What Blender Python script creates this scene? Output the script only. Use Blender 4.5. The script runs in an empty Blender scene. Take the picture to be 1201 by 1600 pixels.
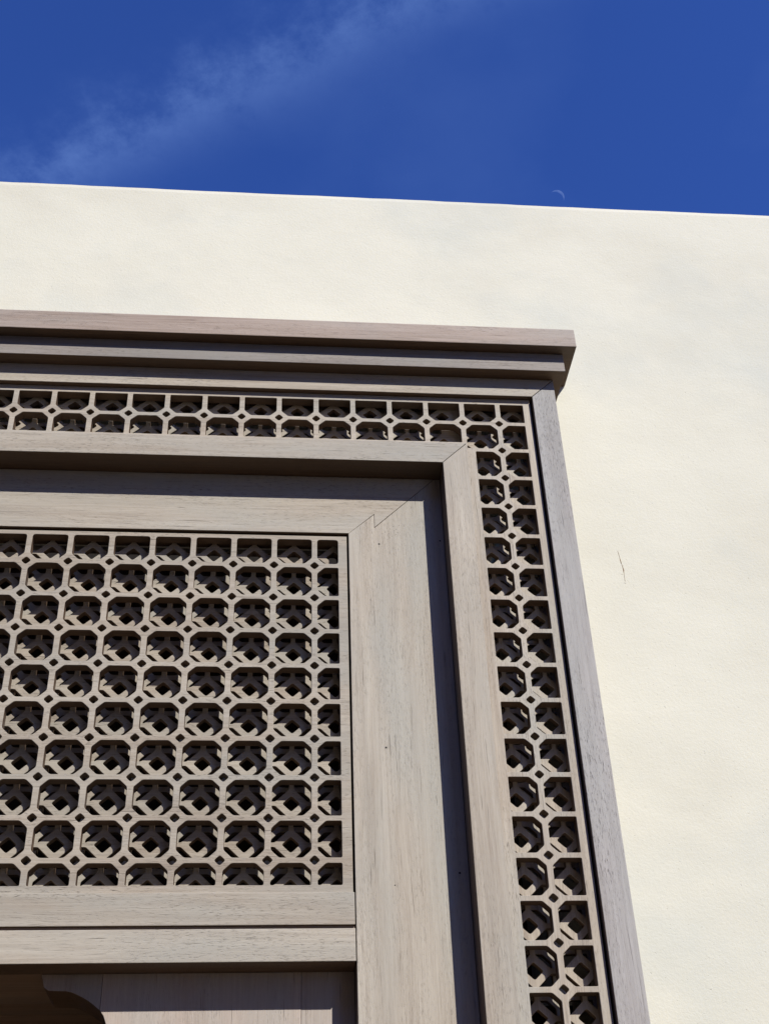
import bpy, bmesh, math, random
from mathutils import Matrix, Vector
from mathutils.geometry import delaunay_2d_cdt

random.seed(7)
sc = bpy.context.scene
COL = sc.collection

# ---------------------------------------------------------------- camera, light, exposure
S = 4.0 / 3.0                      # drawing units -> metres
EYE = 1.60                         # camera height above the paving
CZ = -1.0306
H0 = EYE - CZ * S                  # drawing z = 0 sits at this height


def W(x, y, z):
    return Vector((x * S, y * S, z * S + H0))


def cam_axes(yaw, pitch, roll):
    cy, sy, cp, sp = math.cos(yaw), math.sin(yaw), math.cos(pitch), math.sin(pitch)
    fwd = Vector((sy * cp, cy * cp, sp)); right = Vector((cy, -sy, 0)); down = fwd.cross(right)
    cr, sr = math.cos(roll), math.sin(roll)
    return cr * right + sr * down, -sr * right + cr * down, fwd


r_, d_, f_ = cam_axes(.1085, .6301, .0414)
cam = bpy.data.cameras.new('camera'); cam_ob = bpy.data.objects.new('camera', cam); COL.objects.link(cam_ob)
cam.sensor_fit = 'VERTICAL'; cam.sensor_height = 36; cam.lens = 36 * 1942.1 / 1600
cam.clip_start = .05; cam.clip_end = 20000
M = Matrix.Identity(4)
for i in range(3):
    M[i][0] = r_[i]; M[i][1] = -d_[i]; M[i][2] = -f_[i]
p0 = W(-.0601, -1.5444, CZ)
for i in range(3):
    M[i][3] = p0[i]
cam_ob.matrix_world = M
sc.camera = cam_ob

SUN = Vector((.66, -1.0, 1.03)).normalized()
elev = math.asin(SUN.z)
azim = math.atan2(SUN.x, SUN.y)
sun = bpy.data.lights.new('sun', 'SUN'); sun.energy = 5.0; sun.angle = math.radians(.5); sun.color = (1, .97, .91)
sun_ob = bpy.data.objects.new('sun', sun); COL.objects.link(sun_ob)
sun_ob.rotation_euler = SUN.to_track_quat('Z', 'Y').to_euler()
sun_ob.location = (0, 0, 30)

world = bpy.data.worlds.new('World'); sc.world = world; world.use_nodes = True
wn, wl = world.node_tree.nodes, world.node_tree.links
wn.clear()
wout = wn.new('ShaderNodeOutputWorld'); bg = wn.new('ShaderNodeBackground'); bg.inputs[1].default_value = .06
sky = wn.new('ShaderNodeTexSky'); sky.sky_type = 'NISHITA'; sky.sun_disc = False
sky.sun_elevation = elev; sky.sun_rotation = azim
sky.altitude = 600; sky.air_density = 1.0; sky.dust_density = 0; sky.ozone_density = 3.0
wl.new(bg.outputs[0], wout.inputs[0])


def wmath(op, a, b=None, c=None, clamp=False):
    n = wn.new('ShaderNodeMath'); n.operation = op; n.use_clamp = clamp
    for i, v in enumerate((a, b, c)):
        if v is None: continue
        if isinstance(v, (int, float)): n.inputs[i].default_value = v
        else: wl.new(v, n.inputs[i])
    return n.outputs[0]


# clearer, deeper blue of dry air
tint = wn.new('ShaderNodeMix'); tint.data_type = 'RGBA'; tint.blend_type = 'MULTIPLY'; tint.inputs[0].default_value = 1
wl.new(sky.outputs[0], tint.inputs[6]); tint.inputs[7].default_value = (.70, 1.15, 2.5, 1)
# a thin band of cirrus: direction projected to a flat layer overhead
tc = wn.new('ShaderNodeTexCoord'); sp = wn.new('ShaderNodeSeparateXYZ'); wl.new(tc.outputs['Generated'], sp.inputs[0])
zc = wmath('MAXIMUM', sp.outputs[2], .08)
px = wmath('DIVIDE', sp.outputs[0], zc); py = wmath('DIVIDE', sp.outputs[1], zc)
# band runs through (-.212,.796) and (.085,.608) on that layer
bx, by = (.085 + .212), (.608 - .796); L = math.hypot(bx, by); bx /= L; by /= L
al = wmath('ADD', wmath('MULTIPLY', px, bx), wmath('MULTIPLY', py, by))
ac0 = wmath('ADD', wmath('MULTIPLY', px, -by), wmath('MULTIPLY', py, bx))
off = (-.212) * (-by) + .796 * bx
ac = wmath('SUBTRACT', ac0, off + .012)
cmb = wn.new('ShaderNodeCombineXYZ'); wl.new(wmath('MULTIPLY', al, 1.0), cmb.inputs[0]); wl.new(ac, cmb.inputs[1])
n1 = wn.new('ShaderNodeTexNoise'); n1.inputs['Scale'].default_value = 7; n1.inputs['Detail'].default_value = 6; n1.inputs['Roughness'].default_value = .62
wl.new(cmb.outputs[0], n1.inputs['Vector'])
n5 = wn.new('ShaderNodeTexNoise'); n5.inputs['Scale'].default_value = 16; n5.inputs['Detail'].default_value = 7; n5.inputs['Roughness'].default_value = .68
wl.new(cmb.outputs[0], n5.inputs['Vector'])
wig = wmath('MULTIPLY', wmath('SUBTRACT', n1.outputs[0], .5), 6.)
cmb2 = wn.new('ShaderNodeCombineXYZ'); wl.new(wmath('ADD', wmath('MULTIPLY', al, 46), wmath('ADD', wig, wmath('MULTIPLY', ac, 14))), cmb2.inputs[0]); wl.new(wmath('MULTIPLY', ac, 16), cmb2.inputs[1])
n2 = wn.new('ShaderNodeTexNoise'); n2.inputs['Scale'].default_value = 1; n2.inputs['Detail'].default_value = 5; n2.inputs['Roughness'].default_value = .65
wl.new(cmb2.outputs[0], n2.inputs['Vector'])
accw = wmath('ADD', ac, wmath('MULTIPLY', wmath('SUBTRACT', n5.outputs[0], .5), .085))
band = wmath('EXPONENT', wmath('MULTIPLY', wmath('MULTIPLY', accw, accw), -600))
rip = wmath('ADD', wmath('MULTIPLY', n2.outputs[0], .55), wmath('MULTIPLY', wmath('SUBTRACT', n5.outputs[0], .36, clamp=True), 3.0))
body = wmath('MULTIPLY', band, rip)
n3 = wn.new('ShaderNodeTexNoise'); n3.inputs['Scale'].default_value = 3.2; n3.inputs['Detail'].default_value = 5
wl.new(cmb.outputs[0], n3.inputs['Vector'])
veil = wmath('MULTIPLY', wmath('SUBTRACT', n3.outputs[0], .5, clamp=True), .55)
cl = wmath('ADD', wmath('MULTIPLY', body, .19), wmath('MULTIPLY', veil, .45), clamp=True)
cmix = wn.new('ShaderNodeMix'); cmix.data_type = 'RGBA'
wl.new(cl, cmix.inputs[0]); wl.new(tint.outputs[2], cmix.inputs[6]); cmix.inputs[7].default_value = (4.2, 7.0, 14.5, 1)
wl.new(cmix.outputs[2], bg.inputs[0])

sc.view_settings.view_transform = 'Standard'; sc.view_settings.look = 'None'
sc.view_settings.exposure = .15; sc.view_settings.gamma = 1; sc.view_settings.use_curve_mapping = False
sc.cycles.max_bounces = 8; sc.cycles.diffuse_bounces = 4


# ---------------------------------------------------------------- materials
class NT:
    def __init__(s, name):
        s.m = bpy.data.materials.new(name); s.m.use_nodes = True
        s.n, s.l = s.m.node_tree.nodes, s.m.node_tree.links
        s.b = s.n['Principled BSDF']

    def math(s, op, a, b=None, clamp=False):
        n = s.n.new('ShaderNodeMath'); n.operation = op; n.use_clamp = clamp
        for i, v in enumerate((a, b)):
            if v is None: continue
            if isinstance(v, (int, float)): n.inputs[i].default_value = v
            else: s.l.new(v, n.inputs[i])
        return n.outputs[0]

    def vmath(s, op, a, b):
        n = s.n.new('ShaderNodeVectorMath'); n.operation = op
        for i, v in enumerate((a, b)):
            if isinstance(v, tuple): n.inputs[i].default_value = v
            else: s.l.new(v, n.inputs[i])
        return n.outputs[0]

    def noise(s, vec, scale=1., detail=3, rough=.5, dist=0.):
        n = s.n.new('ShaderNodeTexNoise'); s.l.new(vec, n.inputs['Vector'])
        n.inputs['Scale'].default_value = scale; n.inputs['Detail'].default_value = detail
        n.inputs['Roughness'].default_value = rough; n.inputs['Distortion'].default_value = dist
        return n.outputs[0]

    def ramp(s, fac, stops):
        n = s.n.new('ShaderNodeValToRGB'); s.l.new(fac, n.inputs[0])
        while len(n.color_ramp.elements) < len(stops): n.color_ramp.elements.new(.5)
        for e, (p, c) in zip(n.color_ramp.elements, stops):
            e.position = p; e.color = (*c, 1) if len(c) == 3 else c
        return n.outputs[0]

    def mapr(s, v, a, b, c=0., d=1.):
        n = s.n.new('ShaderNodeMapRange'); s.l.new(v, n.inputs[0])
        for i, k in enumerate((a, b, c, d)): n.inputs[i + 1].default_value = k
        return n.outputs[0]

    def mix(s, fac, a, b, mode='MIX'):
        n = s.n.new('ShaderNodeMix'); n.data_type = 'RGBA'; n.blend_type = mode
        if isinstance(fac, (int, float)): n.inputs[0].default_value = fac
        else: s.l.new(fac, n.inputs[0])
        for i, v in ((6, a), (7, b)):
            if isinstance(v, tuple): n.inputs[i].default_value = (*v, 1)
            else: s.l.new(v, n.inputs[i])
        return n.outputs[2]


def wood(name, axis, c_lo, c_mid, c_hi, pore=.55, rough=.62, mitre=None):
    """open-pored weathered hardwood, grain along the given world axis"""
    t = NT(name)
    tcn = t.n.new('ShaderNodeTexCoord'); oi = t.n.new('ShaderNodeObjectInfo')
    rnd = t.math('MULTIPLY', oi.outputs['Random'], 37.)
    cb = t.n.new('ShaderNodeCombineXYZ')
    for i in range(3): t.l.new(rnd, cb.inputs[i])
    co = t.vmath('ADD', tcn.outputs['Object'], cb.outputs[0])

    if mitre:
        # boards meet on a mitre: beyond the diagonal the grain turns upright
        sx = t.n.new('ShaderNodeSeparateXYZ'); t.l.new(tcn.outputs['Object'], sx.inputs[0])
        ax = t.math('SUBTRACT', t.math('ABSOLUTE', sx.outputs[0]), mitre[0]); az = t.math('SUBTRACT', sx.outputs[2], mitre[1])
        m_ = t.math('GREATER_THAN', ax, az)
        sc_ = t.n.new('ShaderNodeSeparateXYZ'); t.l.new(co, sc_.inputs[0])
        sw = t.n.new('ShaderNodeCombineXYZ'); t.l.new(sc_.outputs[2], sw.inputs[0]); t.l.new(sc_.outputs[1], sw.inputs[1]); t.l.new(sc_.outputs[0], sw.inputs[2])
        mx = t.n.new('ShaderNodeMix'); mx.data_type = 'VECTOR'; t.l.new(m_, mx.inputs[0]); t.l.new(co, mx.inputs[4]); t.l.new(sw.outputs[0], mx.inputs[5])
        co = mx.outputs[1]

    def st(along, across):
        v = [across] * 3; v[axis] = along
        return t.vmath('MULTIPLY', co, tuple(v))
    wob = t.noise(st(1.6, 9), 1, 2, .5)
    co_w = t.n.new('ShaderNodeCombineXYZ')
    base = co
    # bend the grain lines gently
    sh = t.math('MULTIPLY', t.math('SUBTRACT', wob, .5), .03)
    for i in range(3):
        if i != axis: t.l.new(sh, co_w.inputs[i])
    co = t.vmath('ADD', base, co_w.outputs[0])
    broad = t.noise(st(1.1, 16), 1, 3, .55, .3)
    mid = t.noise(st(3, 170), 1, 5, .66)
    fine = t.noise(st(16, 520), 1, 4, .7)
    porn = t.noise(st(85, 760), 1, 3, .6, .2)
    pori = t.mapr(porn, .56, .72)
    dens = t.mapr(t.noise(st(2.5, 26), 1, 2), .38, .62, .25, 1.)
    pores = t.math('MULTIPLY', pori, dens)
    chk = t.mapr(t.noise(st(9, 300), 1, 3, .5, .2), .655, .72)
    f = t.math('ADD', t.math('MULTIPLY', broad, .38), t.math('ADD', t.math('MULTIPLY', mid, .37), t.math('MULTIPLY', fine, .25)))
    col = t.ramp(f, [(.36, c_lo), (.5, c_mid), (.64, c_hi)])
    # grey-green and pinkish weathering drifts
    g = t.mapr(t.noise(st(2.2, 11), 1, 3), .42, .68)
    grey = tuple(.5 * v + .5 * (sum(c_mid) / 3) * k for v, k in zip(c_mid, (.90, 1.0, .96)))
    col = t.mix(t.math('MULTIPLY', g, .65), col, grey)
    # per-board tone
    tone = t.mapr(oi.outputs['Random'], 0, 1, .90, 1.06)
    tv = t.n.new('ShaderNodeCombineXYZ')
    for i in range(3): t.l.new(tone, tv.inputs[i])
    col = t.mix(1., col, tv.outputs[0], 'MULTIPLY')
    dark = tuple(v * .30 for v in c_lo)
    col = t.mix(t.math('MULTIPLY', pores, pore), col, dark)
    col = t.mix(t.math('MULTIPLY', chk, .36), col, dark)
    t.l.new(col, t.b.inputs['Base Color'])
    t.b.inputs['Roughness'].default_value = rough
    t.b.inputs['Specular IOR Level'].default_value = .25
    h = t.math('SUBTRACT', t.math('ADD', t.math('MULTIPLY', fine, .35), t.math('MULTIPLY', mid, .5)), t.math('ADD', t.math('MULTIPLY', pores, .9), t.math('MULTIPLY', chk, 1.)))
    bp = t.n.new('ShaderNodeBump'); bp.inputs['Strength'].default_value = .55; bp.inputs['Distance'].default_value = .0009
    t.l.new(h, bp.inputs['Height']); t.l.new(bp.outputs[0], t.b.inputs['Normal'])
    return t.m


X_, Z_ = 0, 2
pale = ((.31, .258, .203), (.415, .362, .293), (.51, .46, .38))
greyw = ((.235, .21, .195), (.335, .31, .292), (.43, .405, .385))
warm = ((.27, .205, .16), (.365, .29, .24), (.44, .365, .31))
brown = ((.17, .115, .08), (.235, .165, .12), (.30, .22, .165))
WH = wood('weathered_wood_horizontal', X_, *pale, pore=.8)
WV = wood('weathered_wood_vertical', Z_, *pale, pore=.45)
GV = wood('grey_wood_vertical', Z_, *greyw, pore=.85)
GH = wood('grey_wood_horizontal', X_, (.20, .168, .145), (.285, .25, .222), (.37, .335, .305), pore=.6)
CH = wood('warm_wood_horizontal', X_, *warm, pore=.35)
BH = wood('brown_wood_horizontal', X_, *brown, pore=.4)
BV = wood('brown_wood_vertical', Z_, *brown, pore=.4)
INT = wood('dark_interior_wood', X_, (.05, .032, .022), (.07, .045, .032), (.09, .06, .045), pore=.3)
PV = wood('panel_wood_vertical', Z_, (.33, .26, .21), (.43, .355, .30), (.52, .45, .39), pore=.3)

SH = wood('sheltered_shade_wood_horizontal', X_, (.078, .048, .030), (.112, .072, .046), (.15, .10, .066), pore=.4)  # unweathered brown, with the shade of undersides and holes put into the colour
SV = wood('sheltered_shade_wood_vertical', Z_, (.085, .058, .040), (.12, .083, .058), (.155, .11, .08), pore=.4)
latt = ((.275, .222, .172), (.39, .333, .265), (.485, .43, .355))
_zm = (-H0 / S + .3416) / 2
LF = wood('lattice_wood', X_, *latt, pore=.6, mitre=((.2448 + .81) * S, (.2356 - _zm) * S))
LG = wood('grille_wood', X_, *latt, pore=.75)
RAW_SHADE = {LF: SH, LG: SH, WH: SH, GH: SH, CH: SH, WV: SV, GV: SV, PV: SH}
# stucco
t = NT('cream_stucco')
tcn = t.n.new('ShaderNodeTexCoord'); co = tcn.outputs['Object']
big = t.noise(co, 1.3, 3, .5); med = t.noise(t.vmath('MULTIPLY', co, (1, 1, 1.3)), 4.0, 4, .5, .1); fin = t.noise(co, 150, 4, .65); grit = t.noise(co, 420, 2, .5)
f = t.math('ADD', t.math('MULTIPLY', big, .5), t.math('MULTIPLY', med, .5))
col = t.ramp(f, [(.36, (.645, .618, .51)), (.5, (.685, .662, .552)), (.64, (.72, .695, .58))])
gw = t.mapr(t.noise(co, 2.1, 4, .6), .5, .72)
col = t.mix(t.math('MULTIPLY', gw, .8), col, (.585, .59, .52))
pit = t.mapr(t.noise(co, 210, 2, .5), .68, .76)
col = t.mix(t.math('MULTIPLY', pit, .25), col, (.40, .37, .30))
t.l.new(col, t.b.inputs['Base Color']); t.b.inputs['Roughness'].default_value = .95; t.b.inputs['Specular IOR Level'].default_value = .1
b1 = t.n.new('ShaderNodeBump'); b1.inputs['Strength'].default_value = .45; b1.inputs['Distance'].default_value = .0012
t.l.new(t.math('SUBTRACT', t.math('ADD', fin, t.math('MULTIPLY', grit, .4)), t.math('MULTIPLY', pit, .8)), b1.inputs['Height'])
b2 = t.n.new('ShaderNodeBump'); b2.inputs['Strength'].default_value = .4; b2.inputs['Distance'].default_value = .008
t.l.new(med, b2.inputs['Height']); t.l.new(b1.outputs[0], b2.inputs['Normal']); t.l.new(b2.outputs[0], t.b.inputs['Normal'])
STUCCO = t.m

t = NT('stone_paving')
tcn = t.n.new('ShaderNodeTexCoord'); nz = t.noise(tcn.outputs['Object'], 1.8, 6, .6)
t.l.new(t.ramp(nz, [(.3, (.15, .105, .06)), (.7, (.225, .165, .095))]), t.b.inputs['Base Color']); t.b.inputs['Roughness'].default_value = .9
PAVE = t.m


def flat(name, c, rough=.8):
    t = NT(name); nz = t.noise(t.n.new('ShaderNodeTexCoord').outputs['Object'], 300, 3)
    t.l.new(t.ramp(nz, [(.3, tuple(v * .75 for v in c)), (.7, c)]), t.b.inputs['Base Color']); t.b.inputs['Roughness'].default_value = rough
    return t.m


TAN = flat('tan_render', (.36, .25, .145)); SHUT = flat('shutter_brown', (.08, .05, .035))
RUST = flat('rusty_brown', (.26, .15, .07)); DARK = flat('dark_nail_head', (.02, .015, .012))


# ---------------------------------------------------------------- mesh helpers
WORLD_AT = {}


def link(name, me, mat, parent=None, loc=None, smooth=False):
    """mesh is in world coordinates: move its origin to the middle of its bounding box"""
    xs = [v.co for v in me.vertices]
    lo = Vector([min(c[i] for c in xs) for i in range(3)]); hi = Vector([max(c[i] for c in xs) for i in range(3)])
    o = (lo + hi) / 2 if loc is None else loc
    me.transform(Matrix.Translation(-o))
    ob = bpy.data.objects.new(name, me); COL.objects.link(ob); ob.location = o
    if mat: me.materials.append(mat)
    if mat in RAW_SHADE:
        # edges and undersides: brown of unweathered timber, darkened further to deepen their shade
        me.materials.append(RAW_SHADE[mat])
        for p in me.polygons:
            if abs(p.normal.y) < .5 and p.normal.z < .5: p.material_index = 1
    if smooth:
        for p in me.polygons: p.use_smooth = True
    if parent:
        ob.parent = parent; ob.location = o - WORLD_AT.get(parent.name, parent.location)
    WORLD_AT[ob.name] = o
    return ob


def prism(name, poly, y0, y1, mat, parent=None, bev=.0012, label=None):
    """board with an outline in the wall plane (x,z drawing units), front y0, back y1"""
    ar = sum(poly[i][0] * poly[(i + 1) % len(poly)][1] - poly[(i + 1) % len(poly)][0] * poly[i][1] for i in range(len(poly)))
    if ar < 0: poly = poly[::-1]
    bm = bmesh.new()
    a = [bm.verts.new(W(x, y0, z)) for x, z in poly]; b = [bm.verts.new(W(x, y1, z)) for x, z in poly]
    bm.faces.new(a); bm.faces.new(b[::-1])
    n = len(poly)
    for i in range(n):
        bm.faces.new((a[i], b[i], b[(i + 1) % n], a[(i + 1) % n]))
    bmesh.ops.recalc_face_normals(bm, faces=bm.faces)
    if bev:
        es = [e for e in bm.edges if len(e.link_faces) == 2 and e.calc_face_angle(0) > .7]
        bmesh.ops.bevel(bm, geom=es, offset=bev, segments=2, affect='EDGES', profile=.6)
    me = bpy.data.meshes.new(name); bm.to_mesh(me); bm.free()
    ob = link(name, me, mat, parent)
    if label: ob['label'] = label
    return ob


def box(name, x0, x1, y0, y1, z0, z1, mat, parent=None, bev=.0012, label=None):
    return prism(name, [(x0, z0), (x1, z0), (x1, z1), (x0, z1)], y0, y1, mat, parent, bev, label)


def thing(name, label, cat, loc, group=None):
    o = bpy.data.objects.new(name, None); COL.objects.link(o); o.location = loc; o.empty_display_size = .2
    o['label'] = label; o['category'] = cat; o['kind'] = 'thing'
    if group: o['group'] = group
    return o


def rounded(pts, rs, n=3):
    out = []
    N = len(pts)
    for i, p in enumerate(pts):
        r = rs[i] if isinstance(rs, (list, tuple)) else rs
        p = Vector(p); a = Vector(pts[i - 1]) - p; b = Vector(pts[(i + 1) % N]) - p
        k = min(r, a.length * .45, b.length * .45)
        if k < 1e-5: out.append(p); continue
        A = p + a.normalized() * k; B = p + b.normalized() * k
        for s in range(n + 1):
            u = s / n
            out.append(A * (1 - u) ** 2 + p * 2 * u * (1 - u) + B * u * u)
    return out


def cutboard(name, outers, holes, y0, y1, mat, parent, bev=.0006):
    """a board sawn through: outlines and holes in (x,z) drawing units"""
    b = bev / S
    V, F, ring = [], [], []
    for k, loop in enumerate(list(outers) + list(holes)):
        P = [Vector((p[0], p[1])) for p in loop]
        P = [p for i, p in enumerate(P) if (p - P[i - 1]).length > 1e-5]
        n = len(P); ar = sum(P[i - 1].x * P[i].y - P[i].x * P[i - 1].y for i in range(n))
        sg = (1 if ar > 0 else -1) * (1 if k < len(outers) else -1)     # step towards the timber
        Q = []
        for i in range(n):
            d1 = (P[i] - P[i - 1]).normalized(); d2 = (P[(i + 1) % n] - P[i]).normalized()
            n1 = Vector((-d1.y, d1.x)); n2 = Vector((-d2.y, d2.x)); m_ = n1 + n2
            Q.append(P[i] + m_ * (sg * b / max(m_.dot(n1), .3)))
        F.append(list(range(len(V), len(V) + n))); V += Q; ring.append((P, Q))
    cv, ce, cf, ov, oe, of = delaunay_2d_cdt(V, [], F, 1, 1e-7)
    no = len(outers)
    tris = [f for f, o in zip(cf, of) if o and all(q < no for q in o)]
    verts = [(v.x, v.y, y0) for v in cv] + [(v.x, v.y, y1) for v in cv]
    N = len(cv)
    faces = []
    for f in tris:
        faces.append(tuple(f)); faces.append(tuple(q + N for q in reversed(f)))
    for P, Q in ring:
        n = len(P); base = len(verts)
        for y, L_ in ((y0, Q), (y0 + b, P), (y1 - b, P), (y1, Q)): verts += [(p.x, p.y, y) for p in L_]
        for r in range(3):
            for i in range(n):
                j = (i + 1) % n
                faces.append((base + r * n + i, base + r * n + j, base + (r + 1) * n + j, base + (r + 1) * n + i))
    me = bpy.data.meshes.new(name)
    me.from_pydata([W(x, y, z) for x, z, y in verts], [], faces)
    bm = bmesh.new(); bm.from_mesh(me); bmesh.ops.remove_doubles(bm, verts=bm.verts, dist=1e-6); bmesh.ops.recalc_face_normals(bm, faces=bm.faces); bm.to_mesh(me); bm.free()
    return link(name, me, mat, parent)


def diamond(cx, cz, hx, hz, r):
    return rounded([(cx - hx, cz), (cx, cz - hz), (cx + hx, cz), (cx, cz + hz)], r)


def cell(x0, x1, z0, z1, ch, cx, cz, rc, rs):
    """rectangle with chamfered corners where ch[i] (order bl, br, tr, tl)"""
    P, Rr = [], []
    for i, (x, z, dx, dz) in enumerate(((x0, z0, 1, 1), (x1, z0, -1, 1), (x1, z1, -1, -1), (x0, z1, 1, -1))):
        if ch[i]:
            a, b = (x, z + dz * cz), (x + dx * cx, z)
            if i in (1, 3): a, b = b, a
            P += [a, b]; Rr += [rc, rc]
        else:
            P.append((x, z)); Rr.append(rs)
    return rounded(P, Rr)


XC = -.81


def mir(x): return 2 * XC - x


GZ = -H0 / S       # drawing z of the ground
YJ = .0327         # face of the recessed lining
XL = None

# ---------------------------------------------------------------- ground
me = bpy.data.meshes.new('ground'); R0 = 3000
me.from_pydata([(-R0, -R0, 0), (R0, -R0, 0), (R0, R0, 0), (-R0, R0, 0)], [], [(0, 1, 2, 3)])
g = bpy.data.objects.new('ground', me); COL.objects.link(g); me.materials.append(PAVE); g['kind'] = 'structure'

# ---------------------------------------------------------------- unseen houses added behind the camera to block sky fill; gap lets sun bounce
HY, HT = -6.0, 7.7


def house(x0, x1, label, depth=3.2):
    root = thing('sky_blocker_house', label, 'house', Vector(((x0 + x1) / 2, HY, 0)), 'unseen houses added to shape the light')
    n = max(1, int((x1 - x0) / 4))
    xs = [x0]
    for i in range(n):
        c = x0 + (x1 - x0) * (i + .5) / n
        xs += [c - .55, c + .55]
    xs.append(x1)
    zrows = [(0, 1.2), (1.2, 2.6), (2.6, 4.3), (4.3, 5.7), (5.7, HT)]
    bm = bmesh.new(); wins = []
    for k, (z0, z1) in enumerate(zrows):
        for i in range(len(xs) - 1):
            if i % 2 == 1 and k % 2 == 1:
                wins.append((xs[i], xs[i + 1], z0, z1)); continue
            m = Matrix.Translation(((xs[i] + xs[i + 1]) / 2, HY - .2, (z0 + z1) / 2)) @ Matrix.Diagonal((xs[i + 1] - xs[i], .4, z1 - z0, 1))
            bmesh.ops.create_cube(bm, size=1, matrix=m)
    bmesh.ops.create_cube(bm, size=1, matrix=Matrix.Translation(((x0 + x1) / 2, HY - .4 - depth / 2, HT / 2 - .2)) @ Matrix.Diagonal((x1 - x0, depth, HT - .4, 1)))
    me = bpy.data.meshes.new('wall'); bm.to_mesh(me); bm.free()
    link('wall', me, TAN, root)
    for (a, b, c, d) in wins:
        bm = bmesh.new()
        bmesh.ops.create_cube(bm, size=1, matrix=Matrix.Translation(((a + b) / 2, HY - .28, (c + d) / 2)) @ Matrix.Diagonal((b - a, .04, d - c, 1)))
        for q in range(5):
            bmesh.ops.create_cube(bm, size=1, matrix=Matrix.Translation(((a + b) / 2, HY - .24, c + (d - c) * (q + .5) / 5)) @ Matrix.Diagonal((b - a - .1, .03, .2, 1)))
        me = bpy.data.meshes.new('window_shutter'); bm.to_mesh(me); bm.free()
        link('window_shutter', me, SHUT, root)
    return root


# ---------------------------------------------------------------- rendered wall with a doorway cut in it
WY0, WY1 = .050, .62
XA, XB, ZT, XO, ZO = -5.2, 4.2, .904, .385, .40


def wall_mesh():
    bm = bmesh.new()
    n = 260
    random.seed(3)
    # outline of the top edge, trowelled slightly unevenly
    xs = [XA + (XB - XA) * i / n for i in range(n + 1)]
    xs = sorted(set(xs + [mir(XO), XO]))
    def dz(x): return .0005 * math.sin(x * 9) + .0003 * math.sin(x * 37 + 1) + .0003 * math.sin(x * 83 + 2)
    def col(y, z_lo, x, inset=0):
        return bm.verts.new(W(x, y, z_lo))
    front, back = {}, {}
    for x in xs:
        inside = mir(XO) - 1e-6 < x < XO + 1e-6
        zs = [GZ - .02, ZO, ZT - .012 + dz(x), ZT - .003 + dz(x), ZT + dz(x)]
        ys = [WY0, WY0, WY0, WY0 + .0012, WY0 + .005]
        front[x] = [bm.verts.new(W(x, y, z)) for y, z in zip(ys, zs)]
        back[x] = [bm.verts.new(W(x, WY1, z)) for z in (GZ - .02, ZO, ZT)]
    for a, b in zip(xs, xs[1:]):
        mid = (a + b) / 2; hole = mir(XO) < mid < XO
        fa, fb, ba, bb = front[a], front[b], back[a], back[b]
        for k in range(4):
            if k == 0 and hole: continue
            bm.faces.new((fa[k], fb[k], fb[k + 1], fa[k + 1]))
        bm.faces.new((fa[4], fb[4], bb[2], ba[2]))
        bm.faces.new((ba[1], ba[2], bb[2], bb[1]))
        if hole: bm.faces.new((fa[1], ba[1], bb[1], fb[1]))
        else: bm.faces.new((ba[0], ba[1], bb[1], bb[0]))
    for x in (xs[0], xs[-1]):
        f, b = front[x], back[x]
        bm.faces.new((f[0], b[0], b[1], f[1])); bm.faces.new((f[1], b[1], b[2], f[4], f[3], f[2]))
    for x in (min(xs, key=lambda q: abs(q - mir(XO))), min(xs, key=lambda q: abs(q - XO))):
        f, b = front[x], back[x]
        bm.faces.new((f[0], b[0], b[1], f[1]))
    bmesh.ops.recalc_face_normals(bm, faces=bm.faces)
    me = bpy.data.meshes.new('rendered_wall'); bm.to_mesh(me); bm.free()
    return me


wall = link('rendered_wall', wall_mesh(), STUCCO)
wall['label'] = 'tall cream stucco wall with a plain straight top behind the timber doorway'; wall['category'] = 'wall'; wall['kind'] = 'thing'


def ribbon(name, pts, ws, y, mat, parent, depth=.0012):
    bm = bmesh.new(); L, Rr = [], []
    for i, (p, w) in enumerate(zip(pts, ws)):
        a = Vector(pts[max(i - 1, 0)]); b = Vector(pts[min(i + 1, len(pts) - 1)]); d = (b - a).normalized(); nrm = Vector((-d.y, d.x))
        p = Vector(p)
        L.append(p + nrm * w); Rr.append(p - nrm * w)
    rows = [[bm.verts.new(W(l.x, y, l.y)), bm.verts.new(W((l.x + r.x) / 2, y - depth, (l.y + r.y) / 2)), bm.verts.new(W(r.x, y, r.y))] for l, r in zip(L, Rr)]
    for a, b in zip(rows, rows[1:]):
        for k in range(2): bm.faces.new((a[k], b[k], b[k + 1], a[k + 1]))
    bmesh.ops.recalc_face_normals(bm, faces=bm.faces)
    me = bpy.data.meshes.new(name); bm.to_mesh(me); bm.free()
    return link(name, me, mat, parent)


cr = ribbon('hairline_crack', [(.4834, .0728), (.4842, .0660), (.4848, .0590), (.4852, .0540), (.4862, .0470), (.4872, .0400), (.4876, .0362), (.4872, .0300), (.4870, .0220), (.4868, .0150)],
            [.0001, .0004, .0003, .0007, .0003, .0005, .0009, .0003, .0002, .0004], WY0 - .0001, RUST, wall, .0003)
for (dx, dz_, r) in ((.4850, .0494, .0006), (.4838, .0282, .0007), (.4882, .0442, .0004), (.4862, .0118, .0009)):
    d = ribbon('chip', [(dx - r, dz_ + r * .3), (dx, dz_), (dx + r * .8, dz_ - r * .5)], [.0001, r * .6, .0001], WY0 - .0001, RUST, cr, .0003)
cr['label'] = 'short rusty hairline crack right of the door frame'

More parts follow.
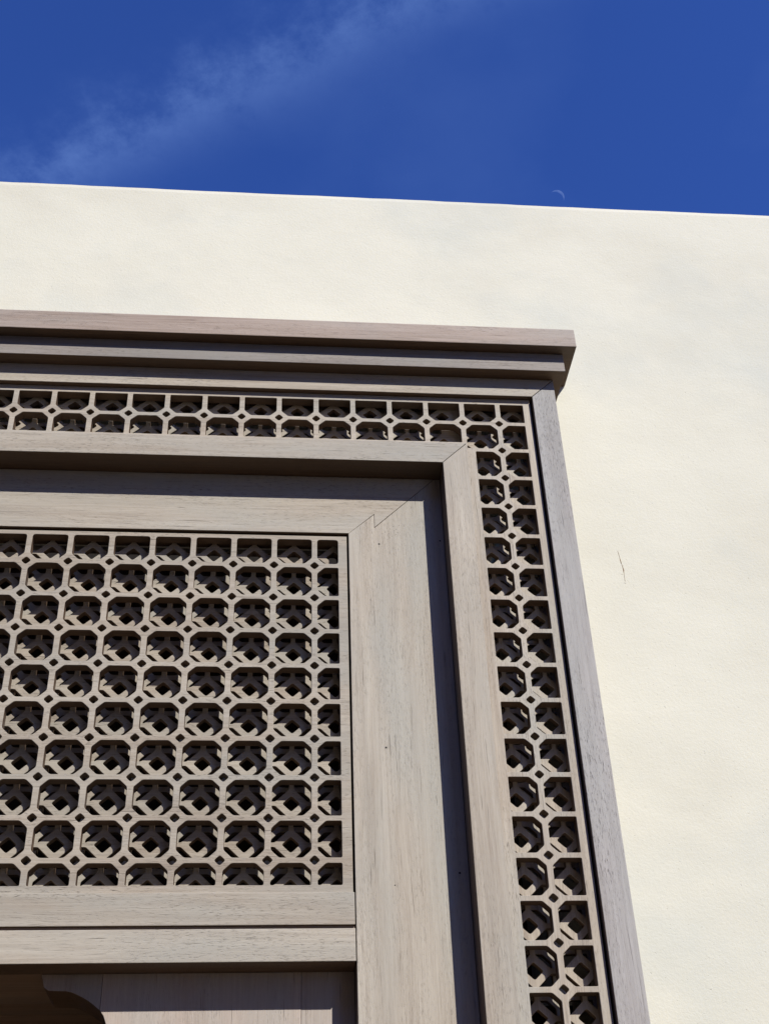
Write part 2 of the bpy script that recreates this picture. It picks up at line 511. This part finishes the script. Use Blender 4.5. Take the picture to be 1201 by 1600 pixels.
# ---------------------------------------------------------------- timber door surround
surround = thing('door_surround', 'weathered timber doorway surround with stepped cornice and pierced lattice frieze on the cream wall', 'door frame', W(XC, WY0, GZ))
box('cornice_board', mir(.4396), .4396, -.0518, WY0 - .0005, .4194, .4592, CH, surround, .0018)
box('cornice_moulding', mir(.4195), .4195, -.0320, WY0 - .0005, .3804, .4190, GH, surround, .0015)
hw = .0005
prism('frame_head', [(mir(.3630) + hw, .3420), (.3630 - hw, .3420), (.4022 - hw, .3800), (mir(.4022) + hw, .3800)], -.0093, WY0 - .0005, WH, surround)
for s in (1, -1):
    q = (lambda x: x) if s > 0 else mir
    prism('pilaster', [(q(.3630), GZ), (q(.4025), GZ), (q(.4025), .3800), (q(.3630), .3414)], -.0093, WY0 - .0005, GV, surround)
# inner moulding round the recess
ML, MR, MB, MT = .2033, .2443, .1945, .2350
prism('moulding', [(mir(ML) + hw, MB), (ML - hw, MB), (MR - hw, MT), (mir(MR) + hw, MT)], -.012, .060, WH, surround)
for s in (1, -1):
    q = (lambda x: x) if s > 0 else mir
    prism('moulding', [(q(ML), GZ), (q(MR), GZ), (q(MR), MT - .0004), (q(ML), MB - .0004)], -.0122, .060, WV, surround)

# lattice frieze: one pierced board right round
A2, B2, X2, Z2 = .0602, .0564, .3037, .2879
FT = .0170        # board thickness
BD, BD3 = .0205, .0405   # front planes of the second and third board
NODEH, BARX, BARZ, CHF = .122, .068, .064, .178


def frieze(name, y0, y1, mat, back=False):
    fo, fi = .3600, .2448
    outer = [(mir(fo), GZ), (mir(fi), GZ), (mir(fi), .2356), (fi, .2356), (fi, GZ), (fo, GZ), (fo, .3416), (mir(fo), .3416)]
    holes = []
    nrow = int((Z2 - GZ) / B2) - 1
    ncol = 37
    e = .0433
    bx, bz, cx, cz = A2 * BARX, B2 * BARZ, A2 * CHF, B2 * CHF
    rc, rs = .0022, .0016
    if not back:
        for j in range(ncol + 1):      # horizontal run nodes
            xn = X2 - A2 * j
            holes.append(diamond(xn, Z2, A2 * NODEH, B2 * NODEH, .0028))
        for s in (1, -1):
            xn = X2 if s > 0 else mir(X2)
            for i in range(1, nrow + 1):
                holes.append(diamond(xn, Z2 - B2 * i, A2 * NODEH, B2 * NODEH, .0028))
        for j in range(ncol):
            x1, x0 = X2 - A2 * j - bx, X2 - A2 * (j + 1) + bx
            holes.append(cell(x0, x1, Z2 + bz, Z2 + e * .955, (1, 1, 0, 0), cx, cz, rc, rs))
            if 0 < j < ncol - 1:
                holes.append(cell(x0, x1, Z2 - e * .955, Z2 - bz, (0, 0, 1, 1), cx, cz, rc, rs))
        for s in (1, -1):
            q = (lambda x: x) if s > 0 else mir
            def add(xa, xb, z0, z1, ch):
                if s > 0: holes.append(cell(xa, xb, z0, z1, ch, cx, cz, rc, rs))
                else: holes.append(cell(mir(xb), mir(xa), z0, z1, (ch[1], ch[0], ch[3], ch[2]), cx, cz, rc, rs))
            add(X2 + bx, X2 + e, Z2 + bz, Z2 + e * .955, (1, 0, 0, 0))
            for i in range(nrow):
                z1, z0 = Z2 - B2 * i - bz, Z2 - B2 * (i + 1) + bz
                add(X2 + bx, X2 + e, z0, z1, (1, 0, 0, 1))
                if i == 0: add(X2 - A2 + bx, X2 - bx, z0, z1, (0, 1, 1, 1))
                else: add(X2 - e, X2 - bx, z0, z1, (0, 1, 1, 0))
    else:
        m = .004
        def rect(x, z):
            for lo, hi in ((fi, fo), (mir(fo), mir(fi))):
                if lo - .02 < x < hi + .02: return (lo + m, hi - m, GZ + m, .3416 - m)
            return (mir(fo) + m, fo - m, .2356 + m, .3416 - m) if z > .21 else None
        holes = back_holes(X2, Z2, A2, B2, rect, range(-1, 39), range(-1, nrow + 1))
    return cutboard(name, [outer], holes, y0, y1, mat, surround)


RHOLE, BARM, RMAN = .200, .055, .41


def clip(P, rect):
    x0, x1, z0, z1 = rect
    for ax, lim, sg in ((0, x0, 1), (0, x1, -1), (1, z0, 1), (1, z1, -1)):
        Q = []
        for i, q in enumerate(P):
            p = P[i - 1]; dp, dq = (p[ax] - lim) * sg, (q[ax] - lim) * sg
            if (dp >= 0) != (dq >= 0):
                u = dp / (dp - dq); Q.append((p[0] + (q[0] - p[0]) * u, p[1] + (q[1] - p[1]) * u))
            if dq >= 0: Q.append(q)
        P = Q
        if len(P) < 3: return None
    ar = abs(sum(P[i - 1][0] * P[i][1] - P[i][0] * P[i - 1][1] for i in range(len(P)))) / 2
    return P if ar > 6e-5 else None


def back_holes(x0, z0, a, b, rect, cols, rows):
    H = []
    hx, hz = a * (.5 - BARM), b * (.5 - BARM); c = 1 - RMAN; k = 2 * (.5 - BARM) - c; kx, kz = a * k, b * k
    for j in cols:
        for i in rows:
            cx, cz = x0 - a * j, z0 - b * i
            r = rect(cx, cz)
            if r:
                P = clip([(cx - hx, cz - hz + kz), (cx - hx + kx, cz - hz), (cx + hx - kx, cz - hz), (cx + hx, cz - hz + kz),
                          (cx + hx, cz + hz - kz), (cx + hx - kx, cz + hz), (cx - hx + kx, cz + hz), (cx - hx, cz + hz - kz)], r)
                if P: H.append(rounded(P, .0018))
            rx, rz = cx - a / 2, cz + b / 2
            r = rect(rx, rz)
            if r:
                P = clip([(rx - a * RHOLE, rz), (rx, rz - b * RHOLE), (rx + a * RHOLE, rz), (rx, rz + b * RHOLE)], r)
                if P: H.append(rounded(P, .003))
    return H


frieze('lattice_frieze', 0, FT, LF)
frieze('middle_lattice', BD, BD + .011, LF, back=True)
frieze('inner_lattice', .0345, .0440, LF)
# boards closing the hollow behind the frieze and the grille
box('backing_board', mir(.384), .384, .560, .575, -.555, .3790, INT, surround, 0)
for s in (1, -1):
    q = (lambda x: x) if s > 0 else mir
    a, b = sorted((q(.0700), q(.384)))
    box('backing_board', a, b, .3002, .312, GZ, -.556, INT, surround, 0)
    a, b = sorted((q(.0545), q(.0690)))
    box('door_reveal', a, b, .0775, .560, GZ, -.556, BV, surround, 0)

# recessed lining: head board, side boards, inner stiles
prism('head_board', [(mir(.1935), MB - .001), (.1935, MB - .001), (.0950, .0960), (.0950, .1216), (.0546, .0838), (mir(.0546), .0838), (mir(.0950), .1216), (mir(.0950), .0960)], YJ, .060, WH, surround)
for s in (1, -1):
    q = (lambda x: x) if s > 0 else mir
    prism('lining_board', [(q(.0540), GZ), (q(.2030), GZ), (q(.2030), MB - .001), (q(.1940), MB - .001), (q(.0948), .0951), (q(.0948), .1208), (q(.0540), .0834)], YJ, .0760, WV, surround)
    for (nx, nz) in ((.1012, .0646), (.1003, -.2786), (.1053, -.4726), (.1966, .073), (.1909, -.4567)):
        bm = bmesh.new(); r = .0016 if nz != -.4726 else .0009
        bmesh.ops.create_cone(bm, cap_ends=True, segments=10, radius1=r * S, radius2=r * S * .8, depth=.0006)
        me = bpy.data.meshes.new('nail_head'); bm.to_mesh(me); bm.free()
        me.transform(Matrix.Translation(W(q(nx), YJ - .0001, nz)) @ Matrix.Rotation(math.pi / 2, 4, 'X'))
        link('nail_head', me, DARK, surround)

bm = bmesh.new()
for (px_, pz_) in ((.1195, .0935), (.1165, .0895), (.1245, .0985), (.1118, .0878), (.1255, .0905), (.1175, .0855), (.1290, .0935), (.1335, .1010), (.1225, .0800), (.1280, .0835), (.1070, .0840), (.1310, .0875)):
    bmesh.ops.create_cone(bm, cap_ends=True, segments=6, radius1=.0005 * S, radius2=.0004 * S, depth=.0006, matrix=Matrix.Translation(W(px_, YJ - .0001, pz_)) @ Matrix.Rotation(math.pi / 2, 4, 'X'))
me = bpy.data.meshes.new('pin_holes'); bm.to_mesh(me); bm.free()
ph = link('pin_holes', me, DARK, surround); ph['kind'] = 'stuff'

# ---------------------------------------------------------------- pierced transom grille held in the surround
grille = thing('transom_grille', 'large pierced lattice screen of octagon and diamond holes over the doorway', 'lattice screen', W(XC, YJ, -.5685))
GA, GB, GX, GZ1, GY = .06154, .0578, .0014, .0247, .0365
NC, NR = 27, 9
gl = GX - GA * (NC - 1) - .0496
outer = [(gl, -.4806), (.0512, -.4806), (.0512, .0800), (gl, .0800)]
holes = []
bx, bz, cx, cz = GA * BARX, GB * BARZ, GA * CHF, GB * CHF
eL = GX - GA * (NC - 1) - .0363
for j in range(-1, NC):
    x1 = GX + .0363 if j < 0 else GX - GA * j - bx
    x0 = eL if j == NC - 1 else GX - GA * (j + 1) + bx
    for i in range(-1, NR):
        z1 = .0727 if i < 0 else GZ1 - GB * i - bz
        z0 = -.4707 if i == NR - 1 else GZ1 - GB * (i + 1) + bz
        # chamfer only at corners that meet a node
        bl = i < NR - 1 and j < NC - 1; br = i < NR - 1 and j >= 0; tr = i >= 0 and j >= 0; tl = i >= 0 and j < NC - 1
        holes.append(cell(x0, x1, z0, z1, (bl, br, tr, tl), cx, cz, .0026, .0045 if i < 0 else .0022))
        if 0 <= j and 0 <= i:
            holes.append(diamond(GX - GA * j, GZ1 - GB * i, GA * NODEH, GB * NODEH, .0028))
cutboard('front_lattice', [outer], holes, GY, GY + FT, LG, grille)
bh = back_holes(GX, GZ1, GA, GB, lambda x, z: (gl + .006, .0512 - .006, -.4806 + .006, .080 - .004), range(-1, NC + 1), range(-1, NR + 1))
cutboard('middle_lattice', [outer], bh, GY + BD, GY + BD + .011, LG, grille)
cutboard('inner_lattice', [outer], holes, GY + BD3, GY + BD3 + .010, LG, grille)
box('bottom_rail', mir(.0528), .0528, YJ, .0965, -.5230, -.4812, WH, grille, .0012)
box('groove_strip', mir(.0526), .0526, .0365, .0960, -.5272, -.5234, BH, grille, 0)
box('transom_rail', mir(.0530), .0530, YJ - .0004, .0770, -.5685, -.5276, WH, grille, .0012)

# ---------------------------------------------------------------- arch boards below the transom
arch = thing('door_arch', 'pale timber boards cut to an ogee arch in the shaded doorway under the lattice screen', 'arch', W(XC, .0772, GZ))
YP, YQ = .0772, .155
ZB = -.5686
joint = -.2611
cut = [(-.337, ZB), (-.3352, -.5735), (-.3325, -.5835), (-.3270, -.5880), (-.3181, -.5886), (-.3047, -.5890), (-.2980, -.5905), (-.2919, -.5930), (-.2840, -.5966), (-.2765, -.6008), (-.2690, -.6060)]
low = [(joint, -.6125), (-.2560, -.6190), (-.2528, -.6270), (-.2512, -.6330), (-.2500, -.6420), (-.2495, -.66), (-.2495, -.72), (-.2520, -.80), (-.2560, GZ)]
for s in (1, -1):
    q = (lambda x: x) if s > 0 else mir
    prism('arch_bracket', [(q(x), z) for x, z in cut] + [(q(joint - .0003), -.6122), (q(joint - .0003), ZB)], YP, YQ, PV, arch, .0008)
    prism('arch_board', [(q(x), z) for x, z in low] + [(q(-.0138), GZ), (q(-.0138), ZB), (q(joint), ZB)], YP, YQ, PV, arch, .0008)
    prism('arch_board', [(q(-.0135), GZ), (q(.0536), GZ), (q(.0536), ZB), (q(-.0135), ZB)], YP + .0004, YQ, PV, arch, .0008)
# deep soffit and side linings of the doorway, door leaf at the back
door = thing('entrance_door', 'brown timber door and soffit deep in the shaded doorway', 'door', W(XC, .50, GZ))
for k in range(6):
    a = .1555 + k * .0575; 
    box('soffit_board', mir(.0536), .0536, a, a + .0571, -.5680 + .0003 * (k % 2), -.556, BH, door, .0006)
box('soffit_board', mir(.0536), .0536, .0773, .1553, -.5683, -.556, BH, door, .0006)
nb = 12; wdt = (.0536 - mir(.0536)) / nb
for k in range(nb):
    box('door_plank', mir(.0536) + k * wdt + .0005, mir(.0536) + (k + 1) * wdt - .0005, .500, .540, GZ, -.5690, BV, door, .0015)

house(-15, 2.0, 'wide unseen tan house added to block sky light, left of the sun gap')
house(7.2, 17, 'narrow unseen tan house added to block sky light, right of the sun gap')

# ---------------------------------------------------------------- daytime moon
moon_dir = (Vector((.2082, .6152, .7603)).normalized() + Vector(r_) * (5.5 / 1942) + Vector(d_) * (6 / 1942)).normalized()
DM = 9000.
mr = DM * math.tan(11.0 / 1942.)
bm = bmesh.new()
# lit limb of the sphere: a lune between the outer edge and the terminator
up_r = Vector(r_) ; up_u = -Vector(d_)
lit = (up_r * .55 + up_u * .83).normalized()
side = lit.cross(-moon_dir).normalized()
n, k = 40, 8
grid = []
for i in range(n + 1):
    a = math.pi * i / n - math.pi / 2        # along the lune
    row = []
    for j in range(k + 1):
        b = math.radians(-2 + 52 * j / k)      # from limb towards the viewer
        v = side * math.sin(a) + (lit * math.cos(b) - moon_dir * math.sin(b)) * math.cos(a)
        row.append(bm.verts.new(v * mr))
    grid.append(row)
for i in range(n):
    for j in range(k):
        try: bm.faces.new((grid[i][j], grid[i + 1][j], grid[i + 1][j + 1], grid[i][j + 1]))
        except ValueError: pass
bmesh.ops.remove_doubles(bm, verts=bm.verts, dist=mr * .002)
me = bpy.data.meshes.new('moon'); bm.to_mesh(me); bm.free()
t = NT('moon_light')
nz = t.noise(t.n.new('ShaderNodeTexCoord').outputs['Object'], .03, 4)
em = t.n.new('ShaderNodeEmission'); t.l.new(t.ramp(nz, [(.35, (.25, .35, .5)), (.65, (.6, .75, 1.))]), em.inputs[0]); em.inputs[1].default_value = .115
tr = t.n.new('ShaderNodeBsdfTransparent'); ad = t.n.new('ShaderNodeAddShader')
t.l.new(em.outputs[0], ad.inputs[0]); t.l.new(tr.outputs[0], ad.inputs[1]); t.l.new(ad.outputs[0], t.n['Material Output'].inputs[0])
me.materials.append(t.m)
mo = bpy.data.objects.new('moon', me); COL.objects.link(mo); mo.location = p0 + moon_dir * DM
mo['label'] = 'faint pale crescent moon in the blue sky just above the wall'; mo['category'] = 'moon'; mo['kind'] = 'thing'
